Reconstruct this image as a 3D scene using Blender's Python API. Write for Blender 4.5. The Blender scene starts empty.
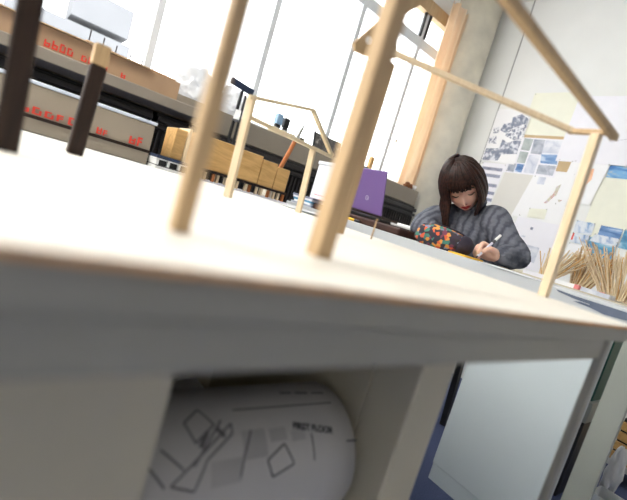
import bpy, bmesh, math, random
from mathutils import Vector as V, Matrix as M
from mathutils import noise as mnoise
random.seed(7)
PI = math.pi
LAMP = 34.0
C = bpy.context.collection
FLOOR = -0.78          # heights are measured from the camera's eye level; all is lifted at the end
TOP = -0.043           # desk tops
XE, YW = 4.0, 3.1      # end wall, window plane

# ------------------------------------------------------------------ materials
def nodes(name):
    m = bpy.data.materials.new(name); m.use_nodes = True
    nt = m.node_tree; b = nt.nodes['Principled BSDF']
    return m, nt, b
def N(nt, t, **kw):
    n = nt.nodes.new(t)
    for k, v in kw.items():
        if k in n.inputs.keys(): n.inputs[k].default_value = v
        else: setattr(n, k, v)
    return n
def ramp(nt, stops, interp='LINEAR'):
    r = nt.nodes.new('ShaderNodeValToRGB'); e = r.color_ramp.elements; r.color_ramp.interpolation = interp
    while len(e) < len(stops): e.new(0.5)
    for i, (p, c) in enumerate(stops): e[i].position = p; e[i].color = (*c, 1)
    return r
def s2l(*c): return tuple(((v/255)/12.92 if v/255 < .04045 else ((v/255+.055)/1.055)**2.4) for v in c)
def coords(nt, scale=(1, 1, 1), kind='Object', rot=(0, 0, 0)):
    t = nt.nodes.new('ShaderNodeTexCoord'); mp = nt.nodes.new('ShaderNodeMapping')
    mp.inputs['Scale'].default_value = scale; mp.inputs['Rotation'].default_value = rot
    nt.links.new(t.outputs[kind], mp.inputs['Vector']); return mp.outputs['Vector']
def mat(name, col, rough=.6, var=.06, scale=12, bump=0, metal=0, spec=.5):
    m, nt, b = nodes(name)
    n = N(nt, 'ShaderNodeTexNoise', Scale=scale, Detail=3); nt.links.new(coords(nt), n.inputs['Vector'])
    r = ramp(nt, [(.3, tuple(v*(1-var) for v in col)), (.7, tuple(min(1, v*(1+var)) for v in col))])
    nt.links.new(n.outputs['Fac'], r.inputs['Fac']); nt.links.new(r.outputs['Color'], b.inputs['Base Color'])
    b.inputs['Roughness'].default_value = rough; b.inputs['Metallic'].default_value = metal
    b.inputs['Specular IOR Level'].default_value = spec
    if bump:
        bp = N(nt, 'ShaderNodeBump', Strength=bump, Distance=.002); nt.links.new(n.outputs['Fac'], bp.inputs['Height'])
        nt.links.new(bp.outputs['Normal'], b.inputs['Normal'])
    return m
def wood(name, a, c, scale=(60, 60, 4), rough=.55, dist=3):
    m, nt, b = nodes(name)
    v = coords(nt, scale)
    w = N(nt, 'ShaderNodeTexNoise', Scale=1.0, Detail=4, Distortion=dist); nt.links.new(v, w.inputs['Vector'])
    r = ramp(nt, [(.3, a), (.7, c)]); nt.links.new(w.outputs['Fac'], r.inputs['Fac'])
    nt.links.new(r.outputs['Color'], b.inputs['Base Color']); b.inputs['Roughness'].default_value = rough
    b.inputs['Specular IOR Level'].default_value = .3
    return m
def picmat(name, stops, scale=8, detail=6, dist=.6, interp='LINEAR', stretch=(1, 1, 1)):
    m, nt, b = nodes(name)
    n = N(nt, 'ShaderNodeTexNoise', Scale=scale, Detail=detail, Distortion=dist); nt.links.new(coords(nt, stretch), n.inputs['Vector'])
    r = ramp(nt, stops, interp); nt.links.new(n.outputs['Fac'], r.inputs['Fac'])
    nt.links.new(r.outputs['Color'], b.inputs['Base Color']); b.inputs['Roughness'].default_value = .5
    return m
MT = {}
def mk():
    MT['board'] = mat('white_card', s2l(224, 218, 206), .6, .015, 6)
    MT['boardedge'] = mat('brown_ply_edge', s2l(222, 168, 112), .7, .15, 60)
    MT['desk'] = mat('light_grey_laminate', s2l(196, 199, 200), .45, .02, 8)
    MT['deskgrey'] = mat('grey_painted_steel', s2l(162, 159, 148), .45, .03, 8)
    MT['legcream'] = mat('cream_grey_paint', s2l(206, 197, 174), .5, .03, 8)
    MT['panel'] = mat('pale_blue_grey_panel', s2l(206, 216, 218), .42, .015, 6)
    MT['leggreen'] = mat('greenish_grey_paint', s2l(150, 154, 146), .45, .04, 8)
    MT['slate'] = mat('slate_blue_laminate', s2l(96, 106, 124), .5, .08, 30)
    MT['balsa'] = wood('balsa_wood', s2l(212, 190, 156), s2l(230, 211, 180))
    MT['balsadark'] = wood('tan_wood', s2l(178, 150, 114), s2l(200, 171, 132))
    MT['balsapale'] = wood('pale_balsa_wood', s2l(222, 204, 168), s2l(236, 220, 190))
    MT['pine'] = wood('pine_board', s2l(196, 152, 92), s2l(226, 184, 122), (3, 14, 14), .5, 5)
    MT['dark'] = wood('dark_stained_wood', s2l(30, 20, 16), s2l(50, 34, 26))
    MT['brown'] = wood('dark_brown_leather', s2l(52, 32, 26), s2l(72, 44, 34), (8, 8, 8))
    MT['wall'] = mat('white_wall_paint', s2l(238, 239, 237), .7, .02, 3)
    MT['ceil'] = mat('white_ceiling_paint', s2l(230, 228, 222), .8, .02, 3)
    MT['joint'] = mat('grey_joint', s2l(150, 150, 150), .7)
    MT['concrete'] = mat('raw_concrete', s2l(224, 218, 202), .85, .12, 5, .3)
    MT['sill'] = mat('grey_sill_paint', s2l(150, 140, 126), .6, .05, 5)
    MT['rad'] = mat('black_grille_metal', s2l(38, 33, 32), .5, .1, 10)
    MT['radbody'] = mat('dark_radiator_paint', s2l(24, 20, 20), .6, .1, 10)
    MT['alu'] = mat('aluminium_frame', s2l(222, 225, 228), .4, .03, 10)
    MT['black'] = mat('black_plastic', s2l(26, 26, 28), .4, .1, 20)
    MT['navy'] = mat('navy_plastic', s2l(36, 50, 78), .4, .1, 20)
    MT['lblue'] = mat('pale_blue_plastic', s2l(150, 184, 214), .4, .05, 20)
    MT['white'] = mat('white_plastic', s2l(240, 240, 238), .4, .02, 20)
    MT['beige'] = mat('beige_plastic', s2l(222, 210, 180), .5, .03, 20)
    MT['paper'] = mat('white_paper', s2l(248, 248, 250), .7, .01, 10)
    MT['paperlil'] = mat('lilac_white_paper', s2l(244, 243, 250), .7, .015, 10)
    MT['papergrey'] = mat('warm_grey_paper', s2l(226, 224, 218), .7, .015, 10)
    MT['paperyel'] = mat('pale_yellow_paper', s2l(242, 242, 226), .7, .02, 10)
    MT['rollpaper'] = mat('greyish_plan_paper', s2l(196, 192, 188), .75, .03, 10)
    MT['tan'] = mat('tan_card', s2l(198, 172, 132), .7, .05, 20)
    MT['ink'] = mat('grey_ink', s2l(70, 68, 72), .7)
    MT['red'] = mat('red_print', s2l(226, 70, 54), .6, .1, 40)
    MT['boxgrey'] = mat('grey_brown_card_box', s2l(160, 148, 132), .7, .05, 6)
    MT['boxrim'] = mat('pale_blue_white_rim', s2l(222, 230, 246), .5, .02, 6)
    MT['cardboard'] = mat('brown_cardboard', s2l(184, 152, 120), .75, .06, 8)
    MT['purple'] = mat('purple_laptop_lid', s2l(120, 94, 150), .32, .02, 6)
    MT['silver'] = mat('silver_print', s2l(210, 206, 220), .3)
    MT['carpet'] = mat('blue_carpet', s2l(84, 93, 126), .95, .25, 260, .6, 0, .1)
    MT['green'] = mat('dark_green_card', s2l(14, 74, 66), .5, .05, 10)
    MT['yellow'] = mat('yellow_paper', s2l(246, 196, 60), .6, .03, 10)
    MT['steel'] = mat('brushed_steel', s2l(170, 170, 165), .3, .05, 40, 0, 1)
    MT['orangewood'] = wood('orange_brown_handle', s2l(168, 100, 54), s2l(192, 122, 72))
    MT['frame'] = picmat('dark_grey_glossy_print', [(.3, s2l(60, 58, 60)), (.62, s2l(100, 96, 94)), (.72, s2l(190, 186, 180))], 30, 5)
    MT['outside'] = mat('pale_render_outside', s2l(114, 115, 118), .9, .05, 1)
    MT['outside2'] = mat('dark_pane_outside', s2l(74, 80, 90), .3, .05, 1)
    MT['denim'] = mat('dark_denim', s2l(34, 38, 56), .85, .15, 60, .3)
    MT['shoe'] = mat('black_leather', s2l(26, 24, 24), .4)
    MT['jar'] = mat('cream_ceramic', s2l(214, 206, 190), .35, .03, 10)
    MT['leaf'] = mat('dry_brown_leaf', s2l(120, 72, 36), .7, .3, 50)
    MT['pink'] = mat('pink_plastic', s2l(246, 150, 150), .5, .05, 20)
    # window glass: clear with a faint mirror
    m, nt, b = nodes('window_glass'); nt.nodes.remove(b)
    t = N(nt, 'ShaderNodeBsdfTransparent', Color=(.97, .98, .98, 1)); g = N(nt, 'ShaderNodeBsdfGlossy', Roughness=.02)
    mx = N(nt, 'ShaderNodeMixShader'); mx.inputs[0].default_value = .05
    nt.links.new(t.outputs[0], mx.inputs[1]); nt.links.new(g.outputs[0], mx.inputs[2])
    nt.links.new(mx.outputs[0], nt.nodes['Material Output'].inputs[0]); MT['glass'] = m
    # milky polythene
    m, nt, b = nodes('milky_polythene')
    b.inputs['Base Color'].default_value = (.9, .9, .9, 1); b.inputs['Roughness'].default_value = .3
    t = N(nt, 'ShaderNodeBsdfTranslucent', Color=(.85, .86, .88, 1)); mx = N(nt, 'ShaderNodeMixShader'); mx.inputs[0].default_value = .4
    nt.links.new(b.outputs[0], mx.inputs[1]); nt.links.new(t.outputs[0], mx.inputs[2])
    nt.links.new(mx.outputs[0], nt.nodes['Material Output'].inputs[0]); MT['poly'] = m
    # curtain cloth
    m, nt, b = nodes('tan_curtain_cloth')
    v = coords(nt, (9, 9, .5)); n = N(nt, 'ShaderNodeTexNoise', Scale=2, Detail=3); nt.links.new(v, n.inputs['Vector'])
    r = ramp(nt, [(.3, s2l(247, 226, 200)), (.7, s2l(251, 238, 218))]); nt.links.new(n.outputs['Fac'], r.inputs['Fac'])
    nt.links.new(r.outputs['Color'], b.inputs['Base Color']); b.inputs['Roughness'].default_value = .9
    t = N(nt, 'ShaderNodeBsdfTranslucent'); nt.links.new(r.outputs['Color'], t.inputs['Color'])
    mx = N(nt, 'ShaderNodeMixShader'); mx.inputs[0].default_value = .5
    nt.links.new(b.outputs[0], mx.inputs[1]); nt.links.new(t.outputs[0], mx.inputs[2])
    nt.links.new(mx.outputs[0], nt.nodes['Material Output'].inputs[0]); MT['curtain'] = m
    # clear bottle
    m, nt, b = nodes('clear_glass'); b.inputs['Transmission Weight'].default_value = 1; b.inputs['Roughness'].default_value = .03
    MT['clear'] = m
    # lamp
    m, nt, b = nodes('lamp_diffuser'); b.inputs['Emission Color'].default_value = (1, .97, .92, 1); b.inputs['Emission Strength'].default_value = LAMP
    MT['lamp'] = m
    # skin
    m, nt, b = nodes('skin')
    n = N(nt, 'ShaderNodeTexNoise', Scale=25, Detail=3); nt.links.new(coords(nt), n.inputs['Vector'])
    r = ramp(nt, [(.3, s2l(228, 176, 152)), (.7, s2l(240, 198, 176))]); nt.links.new(n.outputs['Fac'], r.inputs['Fac'])
    nt.links.new(r.outputs['Color'], b.inputs['Base Color']); b.inputs['Roughness'].default_value = .5
    b.inputs['Subsurface Weight'].default_value = .12; b.inputs['Subsurface Radius'].default_value = (.02, .008, .004); MT['skin'] = m
    MT['lips'] = mat('red_lips', s2l(170, 52, 52), .4, .05)
    MT['lash'] = mat('dark_brown_lash', s2l(34, 22, 18), .6)
    MT['eyewhite'] = mat('eye_white', s2l(225, 220, 215), .3)
    # hair
    m, nt, b = nodes('dark_brown_hair')
    n = N(nt, 'ShaderNodeTexNoise', Scale=90, Detail=2); nt.links.new(coords(nt), n.inputs['Vector'])
    r = ramp(nt, [(.35, s2l(24, 14, 11)), (.75, s2l(66, 38, 28))]); nt.links.new(n.outputs['Fac'], r.inputs['Fac'])
    nt.links.new(r.outputs['Color'], b.inputs['Base Color']); b.inputs['Roughness'].default_value = .45; b.inputs['Specular IOR Level'].default_value = .25; MT['hair'] = m
    # cable-knit wool
    m, nt, b = nodes('grey_cable_knit_wool')
    tc = coords(nt, (1, 1, 1))
    w1 = N(nt, 'ShaderNodeTexWave', Scale=9.5, Distortion=3.2, Detail=3, wave_type='BANDS', bands_direction='Y'); w1.inputs['Detail Scale'].default_value = 3
    w2 = N(nt, 'ShaderNodeTexWave', Scale=20, Distortion=4.0, Detail=2, wave_type='BANDS', bands_direction='Z')
    n = N(nt, 'ShaderNodeTexNoise', Scale=160, Detail=2)
    for q in (w1, w2, n): nt.links.new(tc, q.inputs['Vector'])
    a1 = N(nt, 'ShaderNodeMath', operation='MULTIPLY'); nt.links.new(w1.outputs['Fac'], a1.inputs[0]); ww = N(nt, 'ShaderNodeMath', operation='MULTIPLY_ADD'); nt.links.new(w2.outputs['Fac'], ww.inputs[0]); ww.inputs[1].default_value = .3; ww.inputs[2].default_value = .7; nt.links.new(ww.outputs[0], a1.inputs[1])
    a2 = N(nt, 'ShaderNodeMath', operation='MULTIPLY_ADD'); nt.links.new(n.outputs['Fac'], a2.inputs[0]); a2.inputs[1].default_value = .35; nt.links.new(a1.outputs[0], a2.inputs[2])
    r = ramp(nt, [(.1, s2l(74, 77, 87)), (.8, s2l(110, 112, 121))]); nt.links.new(a2.outputs[0], r.inputs['Fac'])
    nt.links.new(r.outputs['Color'], b.inputs['Base Color']); b.inputs['Roughness'].default_value = .95; b.inputs['Specular IOR Level'].default_value = .1
    bp = N(nt, 'ShaderNodeBump', Strength=.5, Distance=.008); nt.links.new(a2.outputs[0], bp.inputs['Height']); nt.links.new(bp.outputs['Normal'], b.inputs['Normal'])
    MT['wool'] = m
    # embroidered pouch
    m, nt, b = nodes('multicoloured_flower_cloth')
    v = N(nt, 'ShaderNodeTexVoronoi', Scale=75, Randomness=1.0); nt.links.new(coords(nt), v.inputs['Vector'])
    sp = N(nt, 'ShaderNodeSeparateColor'); nt.links.new(v.outputs['Color'], sp.inputs[0])
    r = ramp(nt, [(0, s2l(60, 54, 60)), (.2, s2l(216, 96, 60)), (.36, s2l(58, 48, 62)), (.5, s2l(70, 128, 112)), (.6, s2l(224, 150, 70)), (.7, s2l(52, 52, 58)), (.84, s2l(120, 60, 80)), (.93, s2l(120, 130, 150))], 'CONSTANT')
    nt.links.new(sp.outputs[0], r.inputs['Fac']); nt.links.new(r.outputs['Color'], b.inputs['Base Color']); b.inputs['Roughness'].default_value = .85
    MT['floral'] = m
    MT['darkcloth'] = mat('dark_purple_cloth', s2l(42, 34, 48), .85, .2, 60)
    # printed pictures
    MT['p_mount'] = picmat('grey_blue_relief_print', [(.3, s2l(96, 104, 128)), (.5, s2l(140, 148, 168)), (.6, s2l(226, 228, 236))], 22, 8)
    MT['p_speck'] = picmat('speckled_print', [(.42, s2l(120, 128, 150)), (.52, s2l(238, 239, 244))], 40, 8)
    MT['p_bluegrey'] = picmat('blue_grey_print', [(.3, s2l(120, 130, 150)), (.7, s2l(206, 210, 220))], 14, 5)
    MT['p_teal'] = picmat('grey_green_print', [(.3, s2l(140, 152, 154)), (.7, s2l(200, 208, 206))], 10, 4)
    MT['p_sea'] = picmat('blue_sea_print', [(.35, s2l(70, 112, 168)), (.5, s2l(110, 150, 200)), (.62, s2l(196, 212, 232))], 6, 4, .3, 'LINEAR', (1, 1, 5))
    MT['p_pale'] = picmat('pale_print', [(.3, s2l(190, 196, 214)), (.6, s2l(234, 236, 244))], 12, 5)
    MT['p_map'] = picmat('coloured_map_print', [(.3, s2l(150, 110, 140)), (.42, s2l(214, 196, 206)), (.5, s2l(200, 204, 178)), (.58, s2l(196, 100, 110)), (.66, s2l(226, 224, 230))], 26, 6)
    MT['p_orange'] = picmat('orange_print', [(.3, s2l(240, 176, 132)), (.7, s2l(250, 206, 170))], 10, 3)
    MT['p_beach'] = picmat('sky_and_sand_print', [(.35, s2l(60, 120, 190)), (.5, s2l(120, 176, 220)), (.58, s2l(230, 206, 160)), (.68, s2l(110, 90, 90))], 5, 5, .4, 'LINEAR', (1, 1, 4))
    MT['p_aqua'] = picmat('aqua_print', [(.3, s2l(60, 120, 164)), (.5, s2l(90, 160, 196)), (.65, s2l(190, 216, 232))], 7, 5, .4, 'LINEAR', (1, 1, 3))
    MT['p_white'] = picmat('blue_white_print', [(.35, s2l(110, 150, 196)), (.5, s2l(226, 232, 240)), (.7, s2l(206, 214, 226))], 12, 5)
    MT['p_stripe'] = picmat('dark_stripe_print', [(.4, s2l(110, 116, 140)), (.5, s2l(150, 154, 176))], 12, 5)

# ------------------------------------------------------------------ builders
def BM(): return bmesh.new()
def box(bm, x0, x1, y0, y1, z0, z1, bev=0, rot=None, piv=None):
    vs = [bm.verts.new((x, y, z)) for x in (x0, x1) for y in (y0, y1) for z in (z0, z1)]
    fs = [bm.faces.new([vs[i] for i in q]) for q in ((0, 1, 3, 2), (4, 6, 7, 5), (0, 4, 5, 1), (2, 3, 7, 6), (0, 2, 6, 4), (1, 5, 7, 3))]
    if rot is not None: bmesh.ops.rotate(bm, verts=vs, cent=piv or V(((x0+x1)/2, (y0+y1)/2, (z0+z1)/2)), matrix=rot)
    if bev:
        es = list({e for f in fs for e in f.edges}); bmesh.ops.bevel(bm, geom=es, offset=bev, segments=2, affect='EDGES', profile=.5)
    return bm
def bx(*a, **k): return box(BM(), *a, **k)
def bar(bm, a, b, w, h=None, up=(0, 0, 1), bev=.001):
    """square-section bar from a to b"""
    a, b = V(a), V(b); d = (b-a).normalized(); u = V(up)
    if abs(d.dot(u)) > .95: u = V((0, 1, 0))
    s = d.cross(u).normalized(); u = s.cross(d); h = h or w
    vs = [bm.verts.new(p + s*i*w/2 + u*j*h/2) for p in (a, b) for i, j in ((-1, -1), (1, -1), (1, 1), (-1, 1))]
    fs = [bm.faces.new([vs[i] for i in q]) for q in ((0, 3, 2, 1), (4, 5, 6, 7), (0, 1, 5, 4), (1, 2, 6, 5), (2, 3, 7, 6), (3, 0, 4, 7))]
    if bev: bmesh.ops.bevel(bm, geom=list({e for f in fs for e in f.edges}), offset=bev, segments=1, affect='EDGES')
    return bm
def catmull(pts, n):
    P = [V(p) for p in pts]; out = []
    for i in range(len(P)-1):
        p0, p1, p2, p3 = P[max(i-1, 0)], P[i], P[i+1], P[min(i+2, len(P)-1)]
        for k in range(n):
            t = k/n; out.append(.5*((2*p1)+(p2-p0)*t+(2*p0-5*p1+4*p2-p3)*t*t+(3*p1-p0-3*p2+p3)*t**3))
    out.append(P[-1]); return out
def tube(bm, pts, rad, seg=10, sub=1, caps=True):
    """swept round tube with rounded ends; rad is a number or one per point"""
    if not isinstance(rad, (list, tuple)): rad = [rad]*len(pts)
    if sub > 1:
        rp = catmull([(r, 0, 0) for r in rad], sub); pts = catmull(pts, sub); rad = [max(1e-4, v.x) for v in rp]
    P = [V(p) for p in pts]; rings = []; side = None
    def ring(c, d, r):
        nonlocal side
        if side is None: side = d.orthogonal().normalized()
        s = (side - d*side.dot(d)).normalized(); side = s; t = d.cross(s)
        return [bm.verts.new(c + (s*math.cos(2*PI*k/seg)+t*math.sin(2*PI*k/seg))*r) for k in range(seg)]
    D = [((P[min(i+1, len(P)-1)]-P[max(i-1, 0)]).normalized()) for i in range(len(P))]
    if caps:
        for a in (.5, .86): rings.append(ring(P[0]-D[0]*rad[0]*math.cos(math.asin(a)), D[0], rad[0]*a))
    for p, d, r in zip(P, D, rad): rings.append(ring(p, d, r))
    if caps:
        for a in (.86, .5): rings.append(ring(P[-1]+D[-1]*rad[-1]*math.cos(math.asin(a)), D[-1], rad[-1]*a))
    for r0, r1 in zip(rings, rings[1:]):
        for k in range(seg): bm.faces.new((r0[k], r0[(k+1) % seg], r1[(k+1) % seg], r1[k]))
    bm.faces.new(rings[0][::-1]); bm.faces.new(rings[-1]); return bm
def loft(bm, rings):
    R = [[bm.verts.new(p) for p in r] for r in rings]; n = len(R[0])
    for a, b in zip(R, R[1:]):
        for k in range(n): bm.faces.new((a[k], a[(k+1) % n], b[(k+1) % n], b[k]))
    bm.faces.new(R[0][::-1]); bm.faces.new(R[-1]); return bm
def prism(bm, pts, off):
    """outline pts (3D) extruded by vector off"""
    a = [bm.verts.new(p) for p in pts]; b = [bm.verts.new(V(p)+V(off)) for p in pts]; n = len(a)
    bm.faces.new(a[::-1]); bm.faces.new(b)
    for i in range(n): bm.faces.new((a[i], a[(i+1) % n], b[(i+1) % n], b[i]))
    return bm
def lathe(bm, prof, c, seg=20):
    R = [[bm.verts.new((c[0]+r*math.cos(2*PI*k/seg), c[1]+r*math.sin(2*PI*k/seg), c[2]+z)) for k in range(seg)] for r, z in prof]
    for a, b in zip(R, R[1:]):
        for k in range(seg): bm.faces.new((a[k], a[(k+1) % seg], b[(k+1) % seg], b[k]))
    bm.faces.new(R[0][::-1]); bm.faces.new(R[-1]); return bm
def base(o):
    p = o
    while p: yield p; p = p.parent
def obj(name, bm, m, parent=None, smooth=False, fix=True):
    if fix: bmesh.ops.recalc_face_normals(bm, faces=bm.faces)
    org = V((0, 0, 0))
    if parent is None:
        xs = [v.co for v in bm.verts]
        lo = V([min(c[i] for c in xs) for i in range(3)]); hi = V([max(c[i] for c in xs) for i in range(3)])
        org = V(((lo.x+hi.x)/2, (lo.y+hi.y)/2, lo.z)); off = org
    else:
        off = V((0, 0, 0))
        for p in base(parent): off = off + p.location
    for v in bm.verts: v.co -= off
    me = bpy.data.meshes.new(name); bm.to_mesh(me); bm.free()
    for f in me.polygons: f.use_smooth = smooth
    me.materials.append(MT[m] if isinstance(m, str) else m)
    o = bpy.data.objects.new(name, me); C.objects.link(o); o.location = org
    if parent: o.parent = parent
    return o
def tag(o, label=None, cat=None, group=None, kind=None):
    for k, v in (('label', label), ('category', cat), ('group', group), ('kind', kind)):
        if v: o[k] = v
    return o
def thing(name, label, cat, loc, group=None):
    o = bpy.data.objects.new(name, None); o.empty_display_size = .05; C.objects.link(o); o.location = loc
    return tag(o, label, cat, group)
def single(name, bm, m, label, cat, group=None, smooth=False): return tag(obj(name, bm, m, None, smooth), label, cat, group)
def struct(name, bm, m, parent=None, smooth=False):
    o = obj(name, bm, m, parent, smooth)
    if not parent: o['kind'] = 'structure'
    return o
mk()

# ------------------------------------------------------------------ setting
H = 2.63
struct('floor', bx(-4, XE, -4, YW+.2, FLOOR-.05, FLOOR), 'carpet')
struct('ceiling', bx(-4, XE+.1, -4, YW+.2, H, H+.08), 'ceil')
struct('wall_right', bx(XE, XE+.12, -4, YW+.2, FLOOR, H), 'wall')
struct('wall_left', bx(-4.1, -4, -4, YW+.2, FLOOR, H), 'wall')
struct('wall_front', bx(-4, XE, -4.1, -4, FLOOR, H), 'wall')
bm = BM()
WX = [-3.3, -2.5, -1.7, -.9, -.1, .70, 1.50, 2.30, 3.08]; WR = 3.46; WZ0, WZ1 = .42, 2.2
box(bm, -4, XE, YW, YW+.2, FLOOR, WZ0); box(bm, -4, XE, YW, YW+.2, WZ1, H)
box(bm, -4, WX[0], YW, YW+.2, WZ0, WZ1); box(bm, WR, XE, YW, YW+.2, WZ0, WZ1)
struct('wall_back', bm, 'wall')
struct('trim_1', bx(XE-.004, XE, 2.577, 2.587, FLOOR, H), 'joint')
struct('trim_2', bx(-4, 3.5, 2.84, YW+.06, .27, .425, bev=.006), 'sill')
struct('trim_3', bx(-4, 1.0, 2.5, 2.84, .275, .335, bev=.006), 'sill')
o = obj('pillar', lathe(BM(), [(.26, FLOOR), (.26, H)], (3.75, 3.06, 0), 48), 'concrete', None, True); o['kind'] = 'structure'
struct('trim_4', bx(-4, 3.49, YW-.05, YW+.02, WZ1-.10, WZ1+.02), 'balsadark')
edges = WX + [WR]
for i in range(len(WX)):
    x0, x1 = edges[i], edges[i+1]
    f = BM(); fy0, fy1 = YW-.03, YW+.03
    box(f, x0-.024, x0+.024, fy0, fy1, WZ0, WZ1, bev=.004)
    if i == len(WX)-1: box(f, x1-.04, x1, fy0, fy1, WZ0, WZ1, bev=.004)
    box(f, x0+.024, x1-.024, fy0, fy1, 1.775, 1.872, bev=.004); box(f, x0+.024, x1-.024, fy0, fy1, WZ0, WZ0+.05, bev=.004)
    box(f, x0+.024, x1-.024, fy0, fy1, WZ1-.06, WZ1, bev=.004)
    w = struct('window_%d' % (i+1), f, 'alu')
    struct('pane', bx(x0+.02, x1-.02, YW-.003, YW+.003, WZ0+.04, 1.78), 'glass', w)
    struct('pane', bx(x0+.02, x1-.02, YW-.003, YW+.003, 1.87, WZ1-.05), 'glass', w)
    s = BM()
    for a, b in ((x0+.026, x0+.05), (x1-.05, x1-.026)): box(s, a, b, fy0-.01, fy0+.012, 1.875, WZ1-.06)
    box(s, x0+.026, x1-.026, fy0-.01, fy0+.012, WZ1-.09, WZ1-.06)
    struct('vent_frame', s, 'black', w)
# radiators below the sill
rads = [(-2.2, -.75), (-.72, .73), (.76, 2.2), (2.23, 3.46)]
radl = ['black grilled radiator under the sill behind the grey box, far left', 'black grilled radiator under the ledge above the white slotted tray',
        'black grilled radiator under the sill behind the pine blocks', 'black grilled radiator under the sill beside the purple laptop and pillar']
for (a, b), l in zip(rads, radl):
    t = thing('radiator', l, 'radiator', ((a+b)/2, 2.78, FLOOR), 'radiators under the windows')
    obj('casing', bx(a, b, 2.8, 2.9, FLOOR+.1, .262, bev=.006), 'radbody', t)
    g = BM()
    x = a+.02
    while x < b-.02: box(g, x, x+.012, 2.782, 2.802, FLOOR+.12, .15); x += .036
    obj('grille', g, 'rad', t)
    obj('top_rail', bx(a, b, 2.765, 2.802, .16, .185, bev=.004), 'rad', t)
    obj('top_rail', bx(a, b, 2.765, 2.802, .205, .24, bev=.004), 'rad', t)
    f = BM(); box(f, a+.1, a+.16, 2.82, 2.88, FLOOR, FLOOR+.11); obj('foot', f, 'radbody', t)
    f = BM(); box(f, b-.16, b-.1, 2.82, 2.88, FLOOR, FLOOR+.11); obj('foot', f, 'radbody', t)
# curtain
bm = BM(); prof = []
n = 60
for k in range(n+1):
    u = k/n; prof.append((3.24+.26*u, 2.94+.035*math.sin(u*PI*5)*(.6+.4*math.sin(u*9))))
zs = [.44+(2.3-.44)*j/16 for j in range(17)]
grid = [[bm.verts.new((x+.03*(1-(z-.4)/1.9)*math.sin(z*2)*.6, y, z)) for x, y in prof] for z in zs]
grid2 = [[bm.verts.new((v.co.x, v.co.y+.004, v.co.z)) for v in r] for r in grid]
for G in (grid, grid2):
    for j in range(16):
        for k in range(n): bm.faces.new((G[j][k], G[j][k+1], G[j+1][k+1], G[j+1][k]))
t = thing('curtain', 'tan orange curtain hanging between the last window and the concrete pillar', 'curtain', (3.31, 2.94, .44))
obj('cloth', bm, 'curtain', t, True)
obj('curtain_rail', tube(BM(), [(3.05, 2.97, 2.3), (3.49, 2.97, 2.3)], .014), 'alu', t)
# ceiling lamps above and behind the viewpoint
for i, (x, y, l) in enumerate(((-3.1, .6, 'long ceiling lamp in the near row, far left'), (-1.5, .6, 'long ceiling lamp in the near row above the white model board'), (-3.1, 1.8, 'long ceiling lamp in the row by the windows, far left'), (-1.5, 1.8, 'long ceiling lamp in the row by the windows'))):
    t = thing('ceiling_lamp', l, 'lamp', (x, y, H-.1), 'ceiling lamps')
    obj('housing', bx(x-.75, x+.75, y-.12, y+.12, H-.05, H, bev=.005), 'white', t)
    obj('diffuser', bx(x-.72, x+.72, y-.10, y+.10, H-.09, H-.05, bev=.01), 'lamp', t)
# pale building outside
t = thing('building', 'pale grey building outside the left window', 'building', (.3, 16, FLOOR-3))
obj('wall', bx(-6, 3.0, 16, 20, FLOOR-3, 3.2), 'outside', t)
obj('roof_box', bx(1.2, 2.9, 16, 18, 3.4, 4.3), 'outside', t)
for k in range(4): obj('window', bx(-3.8+1.7*k, -2.8+1.7*k, 15.95, 16.02, 1.5, 2.7), 'outside2', t)

# ------------------------------------------------------------------ near desk and model board
t = thing('desk', 'grey desk nearest the camera under the white model board', 'desk', (.2, .5, FLOOR))
obj('worktop', bx(-.9, .735, .155, 1.31, TOP-.02, TOP, bev=.002), 'deskgrey', t)
obj('apron', bx(-.9, .66, .16, .178, -.0905, TOP-.0205, bev=.002), 'deskgrey', t)
obj('leg', bx(-.25, .1454, .3012, .32, FLOOR, -.0636, bev=.003), 'legcream', t)
obj('leg', bx(.498, .5815, .3012, .38, FLOOR, -.0636, bev=.004), 'legcream', t)
obj('leg', bx(.667, .680, .157, .168, FLOOR, TOP-.0206, bev=.002), 'deskgrey', t)
sp = obj('side_panel', bx(.498, .53, .3805, .86, FLOOR, -.0645, bev=.001), 'legcream', t)
obj('side_panel', bx(-.25, -.22, .3205, .86, FLOOR, -.0645, bev=.001), 'legcream', t)
obj('back_panel', bx(-.2195, .4975, .84, .86, FLOOR, -.0645), 'legcream', t)
obj('shelf', bx(-.2195, .4975, .33, .8395, -.715, -.70), 'legcream', t)
h = BM(); lathe(h, [(.0001, 0), (.0095, 0), (.0095, .001), (.0001, .001)], (0, 0, 0), 16)
bmesh.ops.rotate(h, verts=h.verts, cent=(0, 0, 0), matrix=M.Rotation(PI/2, 3, 'Y')); bmesh.ops.translate(h, verts=h.verts, vec=(.4965, .3855, -.203))
obj('screw_cap', h, 'black', sp)

t = thing('model_base_board', 'large white model base board with brown edges lying on the nearest desk', 'board', (.0, .7, TOP))
obj('white_face', bx(-.9, .75, .15, 1.3, TOP+.0036, TOP+.0046, bev=.0004), 'board', t)
obj('core', bx(-.8995, .7495, .1505, 1.2995, TOP+.0002, TOP+.0035), 'boardedge', t)
BT = TOP+.0047

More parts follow.
